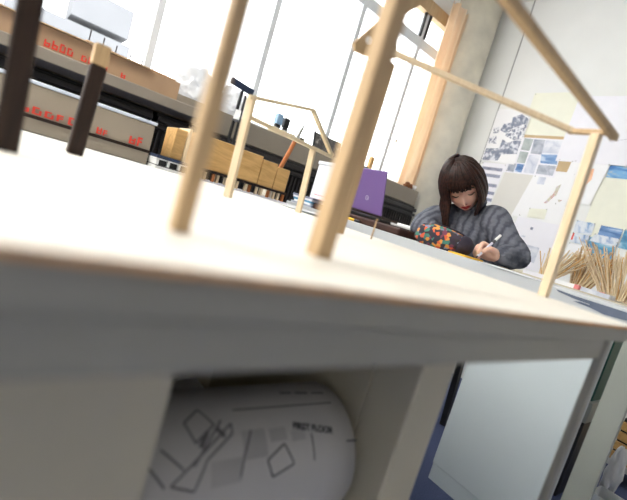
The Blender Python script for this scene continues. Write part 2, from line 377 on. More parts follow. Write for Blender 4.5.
# main stick frame model
t = thing('stick_frame_model', 'blurred balsa stick house frame with three tall posts at the front of the white board', 'model', (.4, .35, BT))
PT = .235
obj('post', bar(BM(), (.089, .231, BT), (.091, .231, PT-.008), .0105), 'balsadark', t)
obj('post', bar(BM(), (.203, .239, BT), (.206, .239, PT-.008), .0155), 'balsadark', t)
obj('post', bar(BM(), (.722, .276, BT), (.708, .279, PT-.008), .0155, .013), 'balsa', t)
obj('post', bar(BM(), (.483, .534, BT), (.483, .534, .258), .014), 'balsadark', t)
obj('rail', bar(BM(), (-.05, .238, PT), (.748, .268, PT), .0115, .0105), 'balsadark', t)
obj('tie', bar(BM(), (.722, .262, PT-.001), (.722, .328, PT-.001), .009, .008), 'balsadark', t)
obj('rafter', bar(BM(), (.475, .528, .272), (.722, .322, PT), .0085, .009), 'balsa', t)
g = BM(); prism(g, [(.404, .540, .256), (.502, .540, .400), (.540, .540, .400), (.474, .540, .326), (.500, .540, .275), (.470, .540, .262), (.430, .540, .248), (.41, .540, .246)], (0, .006, 0))
gp = obj('gusset_plate', g, 'balsadark', t)
h = BM(); lathe(h, [(.0001, 0), (.0055, 0), (.0055, .002), (.0001, .002)], (0, 0, 0), 16)
bmesh.ops.rotate(h, verts=h.verts, cent=(0, 0, 0), matrix=M.Rotation(PI/2, 3, 'X')); bmesh.ops.translate(h, verts=h.verts, vec=(.4285, .5398, .271)); obj('hole_light_disc', h, 'white', gp)  # white disc painted in as the bright light showing through a hole
# low bench model
t = thing('bench_model', 'tiny low stick bench with dark rail on the white board before the laptop', 'model', (.6, .6, BT))
obj('post', bar(BM(), (.628, .592, BT), (.628, .592, .0065), .0035), 'balsadark', t)
obj('post', bar(BM(), (.545, .592, BT), (.545, .592, .0065), .0035), 'balsadark', t)
obj('rail', bar(BM(), (.535, .592, .010), (.690, .592, .010), .006, .006), 'dark', t)
# gabled frame
t = thing('gable_frame_model', 'small pale balsa gable frame on two posts at the back of the white board', 'model', (.52, .84, BT))
dv = V((.302, .176, 0)).normalized()
obj('post', bar(BM(), (.367, .748, BT), (.360, .744, .157), .016, .010, up=dv), 'balsa', t)
obj('post', bar(BM(), (.671, .925, BT), (.652, .914, .136), .016, .010, up=dv), 'balsa', t)
obj('chord', bar(BM(), (.362, .745, .121), (.775, .985, .145), .010, .009), 'balsapale', t)
obj('rafter', bar(BM(), (.352, .739, .155), (.593, .879, .219), .008, .008), 'balsapale', t)
obj('rafter', bar(BM(), (.593, .879, .219), (.774, .985, .149), .011, .010), 'balsapale', t)
# dark posts at the left
t = thing('dark_post', 'tall dark brown wooden post standing at the left edge of the picture', 'post', (.01, .516, BT), 'dark posts on the white board')
obj('shaft', bar(BM(), (.010, .516, BT), (.004, .516, .170), .021, .021, bev=.002), 'dark', t)
obj('tip', bar(BM(), (.004, .516, .1705), (.004, .516, .19), .021, .021, bev=.002), 'balsadark', t)
t = thing('dark_post', 'shorter dark brown wooden post with a tan tip in front of the grey box', 'post', (.105, .808, BT), 'dark posts on the white board')
obj('shaft', bar(BM(), (.106, .808, BT), (.112, .808, .112), .024, .024, bev=.002), 'dark', t)
obj('tip', bar(BM(), (.112, .808, .1125), (.112, .808, .146), .024, .024, bev=.002), 'balsadark', t)

# rolled plan under the desk
S_ = 1.9; CY, CZ, CR = .433, -.374, .095
def onroll(x, th, r=CR): x = x*S_; th = math.radians(th); return V((x, CY-r*math.cos(th), CZ+r*math.sin(th)))
t = thing('plan_roll', 'large rolled up building plan with drawn lines on the shelf under the nearest desk', 'paper roll', (.1, CY, CZ-CR))
bm = BM(); X0, X1 = -.215, .475; rings = []
def rollring(x, r, n=48): return [V((x, CY-r*math.cos(2*PI*k/n), CZ+r*math.sin(2*PI*k/n))) for k in range(n)]
loft(bm, [rollring(X0, CR*.9), rollring(X0, CR)] + [rollring(X0+(X1-X0)*k/12, CR) for k in range(1, 12)] + [rollring(X1, CR), rollring(X1, CR*.93), rollring(X1-.012, CR*.9)])
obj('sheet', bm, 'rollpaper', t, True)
f = BM()
pts = [(CY-CR*math.cos(math.radians(a)), CZ+CR*math.sin(math.radians(a))) for a in (-25, -40, -60)] + [(.409, -.51), (.42, -.59), (.425, -.69)]
a = [[f.verts.new((x, y-.0008, z)) for y, z in pts] for x in (-.20, .448)]; b = [[f.verts.new((x, y, z)) for y, z in pts] for x in (-.20, .448)]
for q in (a, b):
    for k in range(len(pts)-1): f.faces.new((q[0][k], q[0][k+1], q[1][k+1], q[1][k]))
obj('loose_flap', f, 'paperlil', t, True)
ln = BM()
def rline(pts, w=.0007):
    for (x0, t0), (x1, t1) in zip(pts, pts[1:]):
        n = 6; prev = None
        L = math.hypot(x1-x0, math.radians(t1-t0)*CR/S_) or 1e-6; nx, nt = -math.radians(t1-t0)*CR/S_/L, (x1-x0)/L
        for k in range(n+1):
            u = k/n; x = x0+(x1-x0)*u; th = t0+(t1-t0)*u; dth = math.degrees(nt*w/CR*S_)
            c = (ln.verts.new(onroll(x+nx*w, th+dth, CR+.0004)), ln.verts.new(onroll(x-nx*w, th-dth, CR+.0004)))
            if prev: ln.faces.new((prev[0], c[0], c[1], prev[1]))
            prev = c
for pl in ([(.168, 34.3), (.1827, 43.6), (.1898, 28.2), (.172, 22.2), (.168, 34.3)], [(.1034, 30.3), (.1452, 64), (.1446, 56.4), (.1256, 41.7), (.1174, 24.4), (.1034, 30.3)],
           [(.1143, 68.4), (.1257, 78.6), (.1334, 64.4), (.1192, 53.3), (.1143, 68.4)], [(.1389, 67.6), (.1171, 39.2)], [(.0981, 52.5), (.111, 38.4)], [(.2408, 37), (.2517, 36)],
           [(.1585, 57), (.1506, 39.5), (.1479, 27.1)], [(.2079, 27.4), (.2076, 47.6)], [(.15, 75), (.2388, 72.1)], [(.02, 40), (.09, 55)], [(.03, 25), (.08, 60), (.1, 30)], [(-.05, 35), (.02, 70)], [(-.06, 50), (.03, 20)]): rline(pl)
rline([(.1345, 62), (.139, 55)], .0016); rline([(.122, 50), (.128, 60)], .0016)
for xa, xb in ((.197, .207), (.210, .222), (.226, .238)): rline([(xa, 90-(xa-.197)*130), (xb, 90-(xb-.197)*130)], .0011)
obj('plan_lines', ln, mat('faded_line_ink', s2l(112, 108, 108), .7), t, fix=False)
tn = BM()
for (xa, xb, ta, tb) in ((.151, .169, 37, 57), (.172, .186, 46, 56), (.19, .202, 44, 52), (.128, .149, 24, 40)):
    prev = None
    for k in range(7):
        th = ta+(tb-ta)*k/6; c = (tn.verts.new(onroll(xa, th, CR+.0002)), tn.verts.new(onroll(xb, th, CR+.0002)))
        if prev: tn.faces.new((prev[0], prev[1], c[1], c[0]))
        prev = c
obj('tone_patch', tn, mat('pale_grey_tone', s2l(178, 174, 171), .7), t, fix=False)
def textmesh(body, size):
    cu = bpy.data.curves.new('t', 'FONT'); cu.body = body; cu.size = size; cu.offset = size*.035
    o = bpy.data.objects.new('t', cu); C.objects.link(o); dg = bpy.context.evaluated_depsgraph_get()
    me = bpy.data.meshes.new_from_object(o.evaluated_get(dg)); bpy.data.objects.remove(o); b = BM(); b.from_mesh(me); return b
for body, x0, th0, slope, size, al in (('FIRST FLOOR', .1925, 53.5, -.22, .0064, 1),):
    b = textmesh(body, size)
    for v in b.verts:
        x, y = v.co.x*.95, v.co.y; xx = x - y*slope; yy = y + x*slope
        v.co = onroll(x0+xx, th0+math.degrees(yy/CR*S_), CR+.0009)
    obj('printed_title', b, 'black', t, fix=False)
t = thing('paper_stack', 'flat stack of white paper lying under the rolled plan', 'paper', (.1, .6, -.70))
for k in range(6):
    dx = random.uniform(-.006, .006); obj('sheet', bx(-.19+dx, .45+dx, .434, .82, -.6997+k*.0384, -.6997+k*.0384+.038, bev=.002), 'paper', t)

# ------------------------------------------------------------------ second desk with boxes and blocks
t = thing('desk', 'light grey desk behind the nearest one carrying the grey box', 'desk', (.3, 1.4, FLOOR))
obj('worktop', bx(-.9, 1.2, 1.32, 1.95, TOP-.03, TOP, bev=.002), 'desk', t)
for x in (-.85, 1.12):
    for y in (1.36, 1.87): obj('leg', bx(x, x+.04, y, y+.04, FLOOR, TOP-.0305, bev=.003), 'deskgrey', t)
t = thing('storage_box', 'long grey box with white rim and red marks on the second desk', 'box', (.06, 1.7, TOP))
obj('body', bx(-.3, .425, 1.55, 1.86, TOP, .097, bev=.003), 'boxgrey', t)
obj('lid_rim', bx(-.305, .43, 1.545, 1.865, .0975, .108, bev=.002), 'boxrim', t)
obj('band', bx(-.3, .425, 1.5455, 1.5495, -.002, .008), 'dark', t)
def marks(x0, x1, y, z0, h, n, slope=0):
    b = BM(); w = (x1-x0)/n; rr = random.Random(int(x0*1000)+n)
    for k in range(n):
        x = x0+k*w; zz = z0+slope*(x-x0); hh = h*(.75+.25*rr.random()); q = rr.randrange(4)
        box(b, x, x+w*.22, y-.003, y, zz, zz+hh)
        if q != 1: box(b, x+w*.56, x+w*.76, y-.003, y, zz, zz+hh*(.5+.5*rr.random()))
        for f in ((0, .42), (.4, .8), (0, .8), (.42,))[q]: box(b, x+w*.22, x+w*.56, y-.003, y, zz+hh*f, zz+hh*(f+.2))
    return b
obj('red_print', marks(.01, .20, 1.5495, .012, .024, 6), 'red', t)
obj('red_print', marks(.25, .29, 1.5495, .012, .022, 2), 'red', t)
obj('red_print', marks(.352, .405, 1.5495, .012, .032, 2), 'red', t)
# open cardboard tray on the ledge with rods
t = thing('cardboard_box', 'brown cardboard box with red marks lying on the ledge before the left window', 'box', (.23, 2.67, .335))
b = BM(); x0, x1, y0, y1, z0, z1 = -.9, .77, 2.53, 2.83, .3355, .435
for a in ((x0, x1, y0, y0+.008, z0, z1), (x0, x1, y1-.008, y1, z0, z1), (x0, x0+.008, y0+.008, y1-.008, z0, z1), (x1-.008, x1, y0+.008, y1-.008, z0, z1), (x0+.008, x1-.008, y0+.008, y1-.008, z0, z0+.008)): box(b, *a)
obj('body', b, 'cardboard', t)
obj('flap', bx(x0, .6, y0-.03, y0+.004, z1+.0005, z1+.006), 'balsadark', t)
obj('red_print', marks(.11, .24, y0-.0005, .345, .04, 4), 'red', t)
obj('red_print', marks(.27, .40, y0-.0005, .345, .035, 4), 'red', t)
obj('red_print', marks(.46, .49, y0-.0005, .34, .028, 1), 'red', t)
for k in range(7):
    x = .30+.07*k; b = tube(BM(), [(x, 2.68+.02*(k % 3), .344), (x+.004, 2.68+.02*(k % 3), .535-.008*k)], .0035, 6)
    single('wire_rod', b, 'ink', 'thin grey rod standing upright in the brown cardboard box', 'rod', 'thin rods in the cardboard box')
single('wooden_stick', tube(BM(), [(.28, 2.545, .448), (.5, 2.56, .447), (.74, 2.55, .442)], [.008, .006, .005], 8), 'cardboard', 'long brown stick lying across the top of the cardboard box', 'stick')
# slotted white trays
t = thing('slotted_tray', 'white tray with dark slots and blue top beside the grey box', 'tray', (.46, 1.53, TOP))
obj('base', bx(.43, .58, 1.46, 1.66, TOP, -.033, bev=.001), 'white', t)
obj('lower_plate', bx(.435, .575, 1.465, 1.655, -.0328, -.030), 'black', t)
b = BM()
for x in (.43, .468, .506, .544, .572): box(b, x, x+.008, 1.46, 1.66, -.0298, -.012)
box(b, .43, .58, 1.468, 1.66, -.0115, -.007); obj('slots', b, 'white', t)
obj('inner_wall', bx(.432, .578, 1.475, 1.65, -.0296, -.0118), 'black', t)
obj('blue_top', bx(.43, .58, 1.46, 1.66, -.0068, .004, bev=.001), 'navy', t)
# pine blocks on stilts
t = thing('timber_block_model', 'row of pine blocks raised on little stilts behind the white board', 'model', (.75, 1.62, TOP))
obj('base_plate', bx(.49, 1.06, 1.555, 1.72, TOP, TOP+.005), 'paperlil', t)
obj('shade_deck', bx(.50, 1.05, 1.565, 1.71, -.006, .004), 'dark', t)  # dark colour stands for the shade below the blocks
for a, b_, zt in ((.505, .548, .118), (.59, .768, .128), (.77, .885, .125), (.888, .965, .115), (.968, 1.035, .105)):
    obj('block', bx(a, b_, 1.57, 1.69, .0045, zt, bev=.003), 'pine', t)
obj('block', bx(.552, .563, 1.565, 1.69, .0045, .13, bev=.002), 'balsapale', t)
xs = [.51, .535, .56, .60, .625, .655, .69, .71, .75, .775, .80, .84, .86, .895, .92, .955, .985, 1.01, 1.035]
for k, x in enumerate(xs): obj('stilt', bx(x-.005, x+.005, 1.572, 1.584, TOP+.0052, -.0063), 'balsa' if k % 3 else 'orangewood', t)
for k, x in enumerate(xs[::2]): obj('stilt', bx(x-.005, x+.005, 1.69, 1.702, TOP+.0052, -.0063), 'balsa', t)
# tool jar
t = thing('jar', 'cream jar holding a brown handled brush behind the pine blocks', 'jar', (1.11, 1.83, TOP))
b = BM(); lathe(b, [(.034, 0), (.036, .004), (.036, .10), (.032, .10), (.032, .006), (.0001, .006)], (1.11, 1.83, TOP), 24); obj('pot', b, 'jar', t, True)
t = thing('brush', 'long brush with orange brown handle and grey tip standing up against the window', 'brush', (1.10, 1.83, TOP+.01))
obj('handle', tube(BM(), [(1.092, 1.83, TOP+.014), (1.15, 1.838, .14), (1.19, 1.842, .28)], [.007, .012, .011], 10, 3), 'orangewood', t, True)
obj('ferrule', tube(BM(), [(1.191, 1.842, .285), (1.213, 1.846, .35)], [.011, .008], 10), 'steel', t, True)
obj('bristles', tube(BM(), [(1.214, 1.846, .352), (1.226, 1.85, .385), (1.222, 1.85, .408)], [.006, .004, .0015], 8), 'alu', t, True)

# ------------------------------------------------------------------ things on the window sill
SZ = .4252
def blob(c, r, seed, amp=.35, sub=4, fl=None):
    b = BM(); bmesh.ops.create_icosphere(b, subdivisions=sub, radius=1)
    for v in b.verts:
        k = 1+amp*(mnoise.noise(v.co*1.6+V((seed, 0, 0)))+.5*mnoise.noise(v.co*4+V((0, seed, 0)))+.3*mnoise.noise(v.co*9+V((0, 0, seed))))
        v.co = V((v.co.x*r[0]*k, v.co.y*r[1]*k, v.co.z*r[2]*k))+V(c)
        if fl is not None and v.co.z < fl: v.co.z = fl
    return b
single('plastic_bag', blob((1.00, 2.97, SZ+.10), (.16, .08, .13), 3, .45, 5, SZ), 'poly', 'crumpled milky plastic bag on the sill, left of the tall stand', 'bag', 'plastic bags on the sill', True)
single('plastic_bag', blob((1.30, 2.96, SZ+.085), (.13, .09, .11), 8, .4, 5, SZ), 'poly', 'crumpled milky plastic bag on the sill behind the tall thin stand', 'bag', 'plastic bags on the sill', True)
t = thing('folding_stand', 'slim black folded stand with navy top leaning at the sill edge', 'stand', (1.18, 2.6, FLOOR))
obj('leg', bar(BM(), (1.16, 2.60, FLOOR), (1.27, 2.80, .60), .018, .018), 'black', t)
obj('leg', bar(BM(), (1.195, 2.57, FLOOR), (1.30, 2.785, .58), .014, .014), 'black', t)
obj('clamp', bar(BM(), (1.243, 2.72, .385), (1.256, 2.745, .455), .04, .03), 'white', t)
obj('head', bx(1.16, 1.34, 2.76, 2.79, .601, .645, rot=M.Rotation(.12, 3, 'Y'), bev=.004), 'navy', t)
t = thing('power_strip', 'beige power strip lying along the sill edge with plugs on it', 'power strip', (1.72, 2.88, SZ))
obj('body', bx(1.60, 1.86, 2.85, 2.91, SZ, SZ+.045, bev=.006), 'beige', t)
for x in (1.64, 1.73, 1.81): obj('socket', bx(x-.02, x+.02, 2.86, 2.90, SZ+.0452, SZ+.049, bev=.001), 'white', t)
t = thing('charger', 'pale blue and black charger block plugged upright in the power strip', 'charger', (1.66, 2.88, SZ+.05))
obj('plug', bx(1.635, 1.685, 2.865, 2.895, SZ+.0492, SZ+.075, bev=.003), 'black', t)
obj('body', bx(1.632, 1.686, 2.855, 2.905, SZ+.0752, SZ+.155, bev=.006), 'lblue', t)
t = thing('charger', 'black charger block with thin lead standing beside the pale blue one', 'charger', (1.73, 2.88, SZ+.05))
obj('plug', bx(1.715, 1.755, 2.865, 2.895, SZ+.0492, SZ+.07, bev=.003), 'black', t)
obj('body', bx(1.706, 1.752, 2.855, 2.905, SZ+.0702, SZ+.145, bev=.006), 'black', t)
obj('lead', tube(BM(), [(1.735, 2.88, SZ+.145), (1.74, 2.87, SZ+.21), (1.78, 2.86, SZ+.225), (1.82, 2.85, SZ+.18), (1.825, 2.842, SZ+.08), (1.83, 2.835, SZ), (1.79, 2.83, .30), (1.74, 2.81, .22), (1.70, 2.80, .19)], .0025, 6, 5), 'ink', t)
t = thing('plug', 'small white plug with black face and cable at the strip end', 'plug', (1.87, 2.88, SZ))
obj('body', bx(1.868, 1.93, 2.85, 2.90, SZ, SZ+.05, bev=.008), 'white', t); obj('face', bx(1.88, 1.915, 2.845, 2.8495, SZ+.02, SZ+.042), 'black', t)
obj('cable', tube(BM(), [(1.90, 2.88, SZ+.05), (1.93, 2.88, SZ+.09), (1.97, 2.87, SZ+.06), (1.98, 2.86, SZ+.006)], .003, 6, 5), 'white', t)
t = thing('picture_panel', 'dark grey speckled panel leaning in the window corner on the sill', 'panel', (2.3, 3.0, SZ))
obj('board', bx(2.14, 2.46, 2.99, 3.0, SZ, SZ+.175, rot=M.Rotation(-.25, 3, 'X'), piv=V((2.3, 3.0, SZ)), bev=.002), 'frame', t)
obj('edge', bx(2.125, 2.139, 2.985, 3.0, SZ, SZ+.18, rot=M.Rotation(-.25, 3, 'X'), piv=V((2.3, 3.0, SZ))), 'black', t)
single('wood_offcut', bx(2.58, 2.62, 2.90, 2.94, SZ, .57, bev=.002), 'balsapale', 'pale upright wood offcut on the sill, nearer the tall front post', 'wood block')
single('wood_offcut', bx(2.755, 2.795, 2.90, 2.94, SZ, .575, bev=.002), 'pine', 'orange upright wood offcut on the sill above the purple laptop', 'wood block')
for k, (x, h_) in enumerate(((2.63, .05), (2.69, .035), (2.82, .04))):
    single('dark_pot', lathe(BM(), [(.02, 0), (.026, h_*.5), (.022, h_), (.0001, h_)], (x, 2.87, SZ), 16), 'black', ('small black pot on the sill beside the pale wood offcut', 'tiny black pot on the sill between the two wood offcuts', 'small black pot on the sill right of the orange wood offcut')[k], 'pot', None, True)
t = thing('glass_bottle', 'clear glass bottle on the sill before the bright window beside the curtain', 'bottle', (3.06, 2.96, SZ))
obj('body', lathe(BM(), [(.0001, 0), (.035, 0), (.037, .01), (.037, .19), (.03, .24), (.014, .28), (.013, .36), (.016, .365), (.016, .38), (.0001, .38)], (3.06, 2.96, SZ), 24), 'clear', t, True)
obj('cork', lathe(BM(), [(.012, .3805), (.013, .41), (.0001, .41)], (3.06, 2.96, SZ), 16), 'tan', t, True)
b = blob((3.36, 2.89, SZ+.022), (.05, .035, .03), 4, .6, 4, SZ); single('dried_leaf', b, 'leaf', 'crumpled brown dried leaf on the sill at the foot of the curtain', 'leaf', None, True)
single('white_cup', lathe(BM(), [(.02, 0), (.027, .05), (.024, .05), (.018, .006), (.0001, .006)], (3.455, 2.89, SZ), 20), 'white', 'small white cup on the sill beside the dried leaf', 'cup', None, True)

# ------------------------------------------------------------------ woman's desk
DT = -.030
t = thing('desk', 'long grey desk with worn slate edge where the woman is writing', 'desk', (1.43, .8, FLOOR))
obj('worktop', bx(1.28, 1.585, -.6, 1.9, DT-.040, DT, bev=.002), 'desk', t)
pts = [(.462, -.0365), (.41, -.0385), (.30, -.0375), (-.6, -.037), (-.6, -.0575), (.255, -.0575), (.283, -.0575), (.335, -.0610), (.37, -.0555), (.412, -.0535), (.395, -.049), (.372, -.0495), (.372, -.0475), (.41, -.0465), (.455, -.0415)]
e = BM(); prism(e, [(1.2785, y, z) for y, z in pts], (.0014, 0, 0)); obj('slate_edge_strip', e, 'slate', t)
obj('front_panel', bx(1.30, 1.316, .302, .642, -.722, DT-.0405, bev=.001), 'panel', t)
obj('plinth', bx(1.303, 1.316, .304, .640, FLOOR, -.7235), 'panel', t)
obj('leg', bx(1.30, 1.315, .222, .280, FLOOR, DT-.0405, bev=.003), 'leggreen', t)
obj('leg', bx(1.30, 1.36, 1.84, 1.88, FLOOR, DT-.0405, bev=.003), 'leggreen', t)
obj('leg', bx(1.30, 1.36, -.58, -.54, FLOOR, DT-.0405, bev=.003), 'leggreen', t)
obj('rear_rail', bx(1.545, 1.57, -.54, 1.84, DT-.09, DT-.0405), 'leggreen', t)
# behind the gap
single('box_file', bx(1.80, 2.05, .408, .50, -.40, -.075, bev=.003), 'green', 'dark green box file seen through the gap beside the desk leg', 'box file')
t = thing('black_crate', 'black storage crate under the green box file', 'crate', (1.92, .45, FLOOR))
obj('body', bx(1.78, 2.1, .40, .52, FLOOR, -.48, bev=.004), 'black', t); obj('lid', bx(1.775, 2.105, .396, .524, -.4795, -.4005, bev=.004), 'leggreen', t)
# laptop and dark case
t = thing('laptop_case', 'flat dark brown leather case lying on the long desk under the laptop', 'case', (1.48, 1.4, DT))
obj('body', bx(1.31, 1.57, 1.10, 1.70, DT+.0002, .0008, bev=.008), 'brown', t); obj('strap', bx(1.40, 1.425, 1.09, 1.71, .001, .004), 'dark', t)
t = thing('laptop', 'open purple laptop with round silver logo facing away on the brown case', 'laptop', (1.46, 1.45, .004))
obj('keyboard_base', bx(1.44, 1.578, 1.338, 1.56, .0045, .018, bev=.003), 'black', t)
R_ = M.Rotation(-.24, 3, 'Y'); PV = V((1.44, 1.45, .019))
lid = obj('lid', bx(1.434, 1.442, 1.333, 1.565, .019, .237, rot=R_, piv=PV, bev=.003), 'purple', t)
lg = BM(); cen = V((1.4335, 1.44, .10))
for k in range(24):
    a0, a1 = 2*PI*k/24, 2*PI*(k+1)/24
    q = [lg.verts.new(cen+V((0, -math.cos(a)*r, math.sin(a)*r))) for a, r in ((a0, .0095), (a1, .0095), (a1, .0115), (a0, .0115))]; lg.faces.new(q)
for y0, z0, z1 in ((.004, -.005, .008), (.0005, -.005, .003), (-.0022, -.009, .003), (-.0055, -.005, .003)):
    q = [lg.verts.new(cen+V((0, y0+dy+(-zz*.25), zz))) for dy, zz in ((0, z0), (-.0012, z0), (-.0012, z1), (0, z1))]; lg.faces.new(q)
bmesh.ops.rotate(lg, verts=lg.verts, cent=PV, matrix=R_); obj('logo', lg, 'silver', lid, fix=False)
single('rolled_paper', tube(BM(), [(1.50, 1.31, .013), (1.50, 1.12, .013)], .0105, 14), 'white', 'thin white paper roll lying on the brown case beside the laptop', 'paper roll', None, True)
t = thing('highlighter', 'yellow highlighter pen lying near the desk edge below the laptop', 'pen', (1.31, 1.36, DT))
obj('barrel', tube(BM(), [(1.292, 1.44, DT+.0068), (1.294, 1.36, DT+.0068)], .0065, 12), 'yellow', t, True); obj('cap', tube(BM(), [(1.2945, 1.346, DT+.0068), (1.295, 1.325, DT+.0068)], .0065, 12), 'black', t, True)
# white box and magazines left of the front post
t = thing('white_box', 'tall white box with grey lid on the long desk left of the laptop', 'box', (1.46, 1.80, DT))
obj('body', bx(1.42, 1.57, 1.72, 1.895, DT+.0005, .215, bev=.003), 'paperlil', t); obj('lid', bx(1.415, 1.575, 1.715, 1.9, .2155, .235, bev=.003), 'alu', t)
b = BM(); box(b, 1.4185, 1.4195, 1.75, 1.87, .02, .024); box(b, 1.4185, 1.4195, 1.74, 1.86, .045, .047); obj('red_line', b, 'red', t)
mc = ['p_bluegrey', 'paper', 'p_aqua', 'paperlil', 'p_stripe']
ml = ['grey magazine at the bottom of the stack before the white box', 'white magazine second from the bottom before the white box', 'blue magazine in the middle of the stack before the white box', 'lilac magazine second from the top before the white box', 'striped magazine on top of the stack before the white box']
for k in range(5):
    a = .006*((k*3) % 4); single('magazine', bx(1.30+a*.3, 1.408, 1.70+a, 1.89-a, DT+.0004+k*.0103, DT+.0105+k*.0103, bev=.001), mc[k], ml[k], 'magazine', 'magazines on the long desk')

# ------------------------------------------------------------------ wall bench with sticks
BZ = -.038
t = thing('bench', 'cream bench cupboard along the pinned wall carrying sheaves of sticks', 'cabinet', (2.9, .2, FLOOR))
obj('worktop', bx(2.4, 3.4, -1.5, 1.5, BZ-.03, BZ, bev=.002), 'legcream', t)
obj('front_panel', bx(2.43, 2.45, -1.5, .40, FLOOR+.08, BZ-.0305), 'legcream', t)
obj('body', bx(2.4505, 3.38, -1.5, 1.48, FLOOR+.0, BZ-.0305), 'wall', t)
t = thing('slatted_crate', 'yellow wooden slatted crate on the blue carpet at the lower right', 'crate', (2.3, .34, FLOOR))
for k in range(4): obj('slat', bx(2.24, 2.256, .05, .385, -.685+.045*k, -.65+.045*k, bev=.002), 'pine', t)
obj('back', bx(2.257, 2.41, .05, .38, -.69, -.50), 'black', t)
for y in (.06, .36): obj('foot', bx(2.26, 2.40, y-.008, y+.012, FLOOR, -.6905), 'pine', t)
single('carrier_bag', blob((2.12, .325, FLOOR+.09), (.04, .03, .10), 12, .35, 4, FLOOR), 'poly', 'crumpled white carrier bag on the carpet by the desk leg', 'bag', None, True)
t = thing('grey_carton', 'small open grey carton on the carpet at the bottom edge of the picture', 'box', (1.94, .285, FLOOR))
b = BM()
for a in ((1.88, 2.0, .24, .245, FLOOR, FLOOR+.055), (1.88, 2.0, .325, .33, FLOOR, FLOOR+.055), (1.88, 1.885, .245, .325, FLOOR, FLOOR+.055), (1.995, 2.0, .245, .325, FLOOR, FLOOR+.055)): box(b, *a)
obj('wall', b, 'alu', t); obj('bottom', bx(1.885, 1.995, .245, .325, FLOOR, FLOOR+.004), 'black', t)
# sheaves of thin sticks
fans = [((2.62, 1.02, BZ), .07, .13, .20, 60, 'balsapale', 'left sheaf of pale thin sticks on the bench by the right post', .10),
        ((2.66, .86, BZ), .09, .12, .24, 76, 'balsapale', 'middle sheaf of thin wooden sticks on the bench below the blue prints', .06),
        ((2.60, .66, BZ), .12, .20, .27, 96, 'balsapale', 'largest sheaf of thin wooden sticks spreading at the right picture edge', -.05)]
for (cx, cy, cz), bw, tw, hh, n, m, l, lean in fans:
    t = thing('stick_sheaf', l, 'sticks', (cx, cy, cz), 'sheaves of wooden sticks')
    for k in range(n):
        u = k/(n-1)*2-1; r1, r2, r3 = random.random(), random.random(), random.random()
        a = (cx+.06*(r1-.5), cy-u*bw*.5+.02*(r2-.5), cz+.004); bt = (cx+.14*(r2-.5), cy-u*tw+lean*-1*(.6+r3*.5)+.03*(r1-.5), cz+hh*(.72+.33*r3))
        obj('stick', bar(BM(), a, bt, .0062, .003, bev=0), (m, 'balsa', m, 'pine', m, 'balsadark', 'balsa')[int(r1*6.99)], t)
for k, (x, y, w, d, m, l) in enumerate(((2.46, 1.0, .09, .14, 'paperlil', 'lilac white paper lying at the bench edge under the left sheaf'), (2.47, .84, .08, .12, 'paper', 'white paper lying at the bench edge under the middle sheaf'), (2.46, .70, .10, .13, 'p_pale', 'pale printed paper lying at the bench edge near the pink tape'))):
    single('paper_sheet', bx(x-w/2, x+w/2, y-d/2, y+d/2, BZ+.0002, BZ+.022, bev=.001), m, l, 'paper', 'papers on the bench edge')
single('pink_tape', lathe(BM(), [(.012, 0), (.016, .004), (.016, .02), (.012, .024), (.0001, .024)], (2.43, .675, BZ+.0002), 20), 'pink', 'small pink tape roll at the bench edge below the sticks', 'tape', None, True)
single('pink_eraser', bx(2.415, 2.445, .775, .80, BZ+.0002, BZ+.024, bev=.004), 'pink', 'pale pink eraser block at the bench edge left of the tape roll', 'eraser')

# ------------------------------------------------------------------ pinned papers on the end wall
PK = [0]
def poly_on_wall(pts, x, th=.0012):
    b = BM(); prism(b, [(x, y, z) for y, z in pts], (-th, 0, 0)); return b
def sheet(label, cat, pts, m, layer, name='pinned_sheet', group='papers pinned on the end wall'):
    x = XE-.0006-layer*.0028
    c = thing(name, label, cat, (x, sum(p[0] for p in pts)/len(pts), min(p[1] for p in pts)), group)
    obj('paper', poly_on_wall(pts, x), m, c)
    ys = [p[0] for p in pts]; zs_ = [p[1] for p in pts]; top = sorted(pts, key=lambda p: -p[1])[:2]
    for (y, z) in top:
        cy_, cz_ = sum(ys)/len(ys), sum(zs_)/len(zs_); y += .05*(cy_-y); z += .05*(cz_-z)
        p = BM(); bmesh.ops.create_icosphere(p, subdivisions=2, radius=.005); bmesh.ops.translate(p, verts=p.verts, vec=(x-.005, y, z)); obj('pin', p, 'steel', c, True)
    c['x'] = x; return c
def prt(c, pts, m, n='printed_picture', k=1):
    PK[0] = PK[0] % 11 + 1; k = PK[0]*.19
    return obj(n, poly_on_wall(pts, c['x']-.0012-.0005*k, .0004), m, c)
def rect(y1, y0, z0, z1, s=0.0): return [(y1, z0), (y0, z0+s), (y0, z1+s), (y1, z1)]
s = sheet('pale yellow tracing sheet high on the wall behind the long rail', 'paper', rect(2.25, 1.78, 1.20, 1.66), 'paperyel', 0)
s = sheet('tan card strip showing above the grid of photos', 'card', rect(2.22, 1.80, 1.19, 1.243), 'tan', 1)
s = sheet('grid sheet of nine grey and blue photos pinned in the middle', 'print', [(2.29, .852), (1.793, .857), (1.80, 1.215), (2.29, 1.215)], 'paperlil', 2)
prt(s, [(2.193, 1.208), (2.101, 1.201), (2.105, 1.085), (2.191, 1.091)], 'p_teal'); prt(s, [(2.095, 1.201), (1.991, 1.201), (1.976, 1.059), (2.085, 1.062)], 'p_bluegrey')
prt(s, [(1.98, 1.067), (1.835, 1.071), (1.806, .977), (1.961, .979)], 'p_sea'); prt(s, [(1.985, 1.20), (1.82, 1.203), (1.82, 1.08), (1.98, 1.077)], 'p_pale')
prt(s, [(2.263, .947), (2.183, .949), (2.186, .863), (2.258, .868)], 'p_bluegrey'); prt(s, [(2.176, .949), (2.105, .951), (2.107, .867), (2.178, .869)], 'p_sea')
